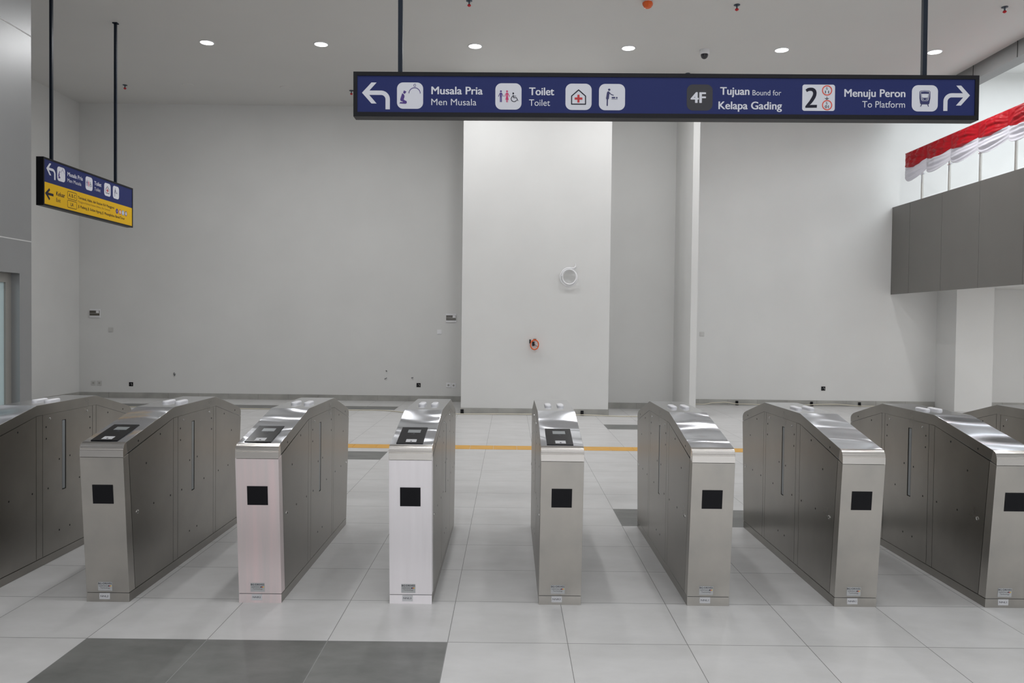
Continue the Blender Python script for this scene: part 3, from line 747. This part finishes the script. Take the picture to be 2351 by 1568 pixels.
# ================================================================ CEILING ITEMS
def downlight(x, y, label, group='recessed ceiling downlights'):
    o = empty('downlight', (x, y, CZ), label, 'ceiling light', group)
    link('trim_ring', gm('dl_ring', lambda: ringmesh(0.112, 0.095, 0.012)), o)
    link('diffuser', gm('dl_dif', lambda: MB().lathe([(0.096, -0.010), (0.096, 0.0)], seg=36).mesh('diffuser', M['lampglow'])), o)
def ringmesh(ro, ri, h):
    b = MB(); n = 36; R = []
    for r, z in ((ri, 0), (ri, -h * 0.8), (ri + 0.004, -h), (ro - 0.004, -h), (ro, 0)):
        R.append([b.bm.verts.new((r * math.cos(2 * PI * k / n), r * math.sin(2 * PI * k / n), z)) for k in range(n)])
    for a_, b_ in zip(R, R[1:] + R[:1]):
        for k in range(n): b.bm.faces.new((a_[k], a_[(k + 1) % n], b_[(k + 1) % n], b_[k]))
    return b.mesh('trim_ring', M['white'], True)
DL = ['round lit downlight, first from the left in the ceiling row', 'round lit downlight, second from the left in the ceiling row',
      'round lit downlight above the blue sign, nearest its left pole', 'round lit downlight above the middle of the blue sign, left of the camera dome',
      'round lit downlight just right of the dome camera', 'round lit downlight half hidden by the right sign pole']
for (x, y), l in zip(DOWN, DL): downlight(x, y, l)
for x, y in HALL: downlight(x, y, 'added unseen round downlight over the gates or the near half of the hall, above the picture', 'added downlights out of view')
SPR = [(-7.018, 14.51, 'red-bulb fire sprinkler at the left beside the short sign pole'), (-2.961, 14.68, 'red-bulb fire sprinkler by the upper left corner of the long sign'),
       (2.923, 13.45, 'red-bulb fire sprinkler just above the middle of the long sign'), (-0.591, 10.55, 'red-bulb fire sprinkler at the top edge, left of the orange detector'),
       (2.931, 10.574, 'red-bulb fire sprinkler at the top edge, right of the orange detector'), (6.437, 10.535, 'red-bulb fire sprinkler in the upper right corner')]
for x, y, l in SPR:
    o = empty('fire_sprinkler', (x, y, CZ), l, 'sprinkler', 'ceiling fire sprinklers')
    link('escutcheon', gm('sp1', lambda: MB().lathe([(0.040, 0), (0.042, -0.006), (0.030, -0.012)], seg=20).mesh('escutcheon', M['steelblue'], True)), o)
    link('stem', gm('sp2', lambda: MB().lathe([(0.010, -0.01), (0.010, -0.045), (0.006, -0.055)], seg=12).mesh('stem', M['steelblue'], True)), o)
    link('bulb_guard', gm('sp3', lambda: MB().lathe([(0.008, -0.045), (0.020, -0.052), (0.026, -0.064), (0.020, -0.072), (0.008, -0.080)], seg=12).mesh('bulb_guard', M['red'], True)), o)
o = empty('smoke_detector', (1.742, 10.49, CZ), 'orange hood over a smoke detector at the top edge of the ceiling', 'detector')
MB().lathe([(0.055, 0), (0.055, -0.014)], seg=20).build('base', M['white'], o)
MB().lathe([(0.062, -0.014), (0.070, -0.03), (0.066, -0.055), (0.045, -0.085), (0.030, -0.092)], seg=8).build('hood', M['orange'], o)
o = empty('dome_camera', (2.925, 12.30, CZ), 'white ceiling security camera with dark dome', 'camera')
MB().lathe([(0.072, 0), (0.075, -0.05), (0.070, -0.065), (0.058, -0.070)], seg=28).build('housing', M['white'], o, True)
MB().lathe([(0.056, -0.068), (0.055, -0.09), (0.046, -0.115), (0.028, -0.133), (0.008, -0.140)], seg=28).build('dome', M['darkdome'], o, True)
for x, y, l in ((-5.86, 14.45, 'faint round ceiling cover between short sign pole and first downlight'), (-4.13, 14.55, 'faint round ceiling cover left of the long sign')):
    tag(MB().lathe([(0.10, 0), (0.10, -0.004), (0.092, -0.008)], seg=32).build('ceiling_cover', M['ceil'], None, False, (x, y, CZ)), l, 'cover', 'round ceiling covers')

# ================================================================ WALL FITTINGS
Yw = BW
def breaker(x, z, l):
    o = empty('breaker_box', (x, Yw, z), l, 'breaker box', 'breaker boxes on the back wall')
    MB().box(-0.105, 0.105, -0.02, 0, -0.085, 0.085, 0.004).build('housing', M['white'], o)
    c = MB().box(-0.098, 0.095, -0.028, -0.019, -0.045, 0.052, 0.002).build('cover_window', M['smoke'], o)
    MB().box(0.03, 0.088, -0.030, -0.027, 0.005, 0.050).build('sticker', M['white'], c)
    MB().box(-0.098, 0.095, -0.030, -0.027, -0.003, 0.004).build('rail', M['stone'], c)
breaker(-8.20, 1.668, 'small white breaker box with smoked window near the left wall corner')
breaker(-1.172, 1.658, 'small white breaker box with smoked window beside the white pillar')
def switch(x, z, l, m='white'):
    o = empty('light_switch', (x, Yw, z), l, 'switch', 'light switches on the back wall')
    MB().box(-0.045, 0.045, -0.010, 0, -0.045, 0.045, 0.004).build('plate', M[m], o)
    MB().box(-0.022, 0.022, -0.014, -0.009, -0.030, 0.030, 0.002).build('rocker', M[m], o)
M['mutedplate'] = mat('film_covered_plate', (0.58, 0.575, 0.56), 0.6)
switch(-7.888, 1.347, 'faint grey wrapped switch plate below the left breaker box', 'mutedplate')
switch(-1.402, 1.38, 'white rounded switch plate below left of the pillar-side breaker box')
switch(3.79, 1.398, 'faint switch outline on the wall just right of the fin', 'mutedplate')
def socket(x, z, l, m='white', yw=Yw):
    o = empty('wall_socket', (x, yw, z), l, 'socket', 'wall sockets near the floor')
    MB().box(-0.046, 0.046, -0.009, 0, -0.046, 0.046, 0.003).build('plate', M[m], o)
    MB().lathe([(0.020, 0.008), (0.020, 0.0105), (0.017, 0.0105)], seg=20, axis='y').build('socket_face', M['stone'], o)
socket(-8.235, 0.29, 'faint grey wall socket, left one of the pair near the left corner', 'mutedplate')
socket(-8.115, 0.29, 'faint grey wall socket, right one of the pair near the left corner', 'mutedplate')
socket(-1.212, 0.328, 'white wall socket, left one of the pair beside the pillar')
socket(-1.112, 0.323, 'white wall socket, right one of the pair beside the pillar')
def jbox(x, z, l):
    o = empty('junction_box', (x, Yw, z), l, 'junction box', 'open black junction boxes on the back wall')
    b = MB(); b.box(-0.04, 0.04, -0.006, 0, -0.04, 0.04); b.build('box_rim', M['blackplastic'], o)
    MB().tube([(0.0, -0.006, 0.02), (0.022, -0.02, 0.0), (0.018, -0.012, -0.022)], 0.005, 6).build('wire_end', M['stone'], o)
    MB().tube([(-0.02, -0.006, -0.01), (-0.005, -0.018, 0.008), (0.008, -0.010, 0.02)], 0.004, 6).build('wire_end', M['greyink'], o)
jbox(-7.491, 0.274, 'open black junction box low on the wall near the left corner pair of sockets')
jbox(-1.805, 0.323, 'open black junction box low on the wall left of the pillar')
jbox(6.213, 0.347, 'open black junction box low on the wall right of the fin')
def wire(x, z, l, pts, r=0.006):
    tag(MB().tube([(x + a, Yw - b, z + c) for a, b, c in pts], r, 8).build('wire_stub', M['greyink'], None, True), l, 'wire', 'wire stubs poking from the back wall')
wire(-6.631, 0.482, 'short dark wire stub on the wall above the left junction box', [(-0.01, 0, 0.03), (-0.008, 0.02, 0.0), (0.012, 0.025, -0.03), (0.018, 0.02, 0.01)], 0.009)
wire(-2.441, 0.60, 'upper of two tiny wire stubs left of the pillar', [(-0.012, 0, 0.0), (0.0, 0.02, 0.0), (0.01, 0.025, -0.012)], 0.007)
wire(-2.46, 0.447, 'lower of two tiny wire stubs left of the pillar', [(-0.02, 0, -0.012), (0.0, 0.02, 0.0), (0.03, 0.025, 0.012)], 0.006)
wire(-1.927, 0.468, 'short slanting wire stub just above the junction box by the pillar', [(-0.02, 0, -0.005), (0.0, 0.02, 0.0), (0.02, 0.02, 0.004)], 0.007)
# white coil on the pillar
PF = 13.62
pts = []
cx, cz = 0.99, 2.362
for k in range(90):
    a = math.radians(75 + k * 9.2); R = 0.150 - 0.030 * (k / 90) + 0.012 * math.sin(a * 0.5)
    pts.append((cx + R * 0.95 * math.cos(a), PF - 0.03 - 0.028 * (k / 90), cz + R * math.sin(a)))
pts = [(cx + 0.108, PF, cz + 0.185), (cx + 0.108, PF - 0.03, cz + 0.180), (cx + 0.08, PF - 0.03, cz + 0.155)] + pts
o = empty('hose_coil', (cx, PF, cz), 'coil of white corrugated conduit hanging from the pillar', 'hose')
MB().tube([(p[0] - cx, p[1] - PF, p[2] - cz) for p in pts], 0.0125, 12).build('coiled_tube', M['white'], o, True)
MB().tube([(0.105, -0.008, 0.175), (0.105, -0.010, 0.235)], 0.010, 10).build('wall_stub', M['white'], o, True)
cx, cz = 0.415, 1.205
o = empty('conduit_coil', (cx, PF, cz), 'small orange conduit coil at an open wall box on the pillar', 'conduit')
MB().box(-0.085, 0.03, -0.006, 0, -0.03, 0.085).build('wall_box', M['paper'], o)
MB().box(-0.088, -0.066, -0.012, 0, 0.02, 0.088).box(-0.02, 0.028, -0.012, 0, 0.072, 0.10).box(-0.04, 0.0, -0.012, -0.005, -0.02, 0.05).build('box_opening', M['blackplastic'], o)
pts = [(-0.03, -0.004, 0.05)] + [(0.068 * math.cos(math.radians(120 + k * 10)), -0.03 - 0.0006 * k, 0.080 * math.sin(math.radians(120 + k * 10)) - 0.005 + 0.00015 * k) for k in range(76)]
MB().tube(pts, 0.0085, 10).build('orange_tube', M['orange'], o, True)
MB().tube([(-0.02, -0.01, 0.02), (0.02, -0.04, -0.01), (0.06, -0.05, -0.035)], 0.004, 6).build('wire_end', M['greyink'], o)
# cable on the floor along the walls, black clips
def cable(pts, l):
    P = []; pts = [(a, b - 0.035 if 13.5 < b < 13.62 or b > 15.6 else b, c) for a, b, c in pts]
    for (a, b) in zip(pts, pts[1:]):
        for k in range(10):
            t = k / 10; t2 = t * t * (3 - 2 * t); P.append((a[0] + (b[0] - a[0]) * t, a[1] + (b[1] - a[1]) * t2, a[2] + (b[2] - a[2]) * t2))
    P.append(pts[-1])
    tag(MB().tube(P, 0.0085, 8).build('cable', M['cable'], None, True), l, 'cable', 'cream cables on the floor')
cable([(-7.5, 14.1, 0.009), (-4.6, 14.0, 0.009), (-3.2, 13.95, 0.009), (-2.3, 14.0, 0.009), (-1.7, 13.7, 0.009), (-0.8, 13.585, 0.012), (0.0, 13.585, 0.02), (0.35, 13.59, 0.02), (0.55, 13.59, 0.06), (0.8, 13.57, 0.01), (1.24, 13.58, 0.02), (1.9, 13.5, 0.009), (2.6, 13.6, 0.009), (2.98, 13.4, 0.009)], 'cream cable running across the floor past the foot of the white pillar')
cable([(3.2, 15.70, 0.03), (3.8, 15.70, 0.015), (4.05, 15.71, 0.05), (4.25, 15.72, 0.06), (4.5, 15.70, 0.03), (5.5, 15.71, 0.015), (6.4, 15.71, 0.045), (7.0, 15.71, 0.015), (8.35, 15.70, 0.012)], 'cream cable lying along the skirting right of the fin')
for x, y, l in ((-0.81, 13.60, 'small black clip at the left foot of the white pillar'), (1.243, 13.60, 'small black clip at the right foot of the white pillar'),
                (4.50, 15.73, 'small black clip on the skirting nearest the fin'), (5.98, 15.73, 'small black clip on the skirting, middle of three'), (6.93, 15.73, 'small black clip on the skirting behind the gate labelled NNR1')):
    o = empty('cable_clip', (x, y, 0), l, 'clip', 'small black cable clips')
    MB().box(-0.026, 0.026, -0.012, 0.006, 0.0, 0.085, 0.003).build('clip_body', M['blackplastic'], o)
    MB().box(-0.006, 0.030, -0.018, -0.012, 0.0, 0.03, 0.002).build('clip_foot', M['blackplastic'], o)
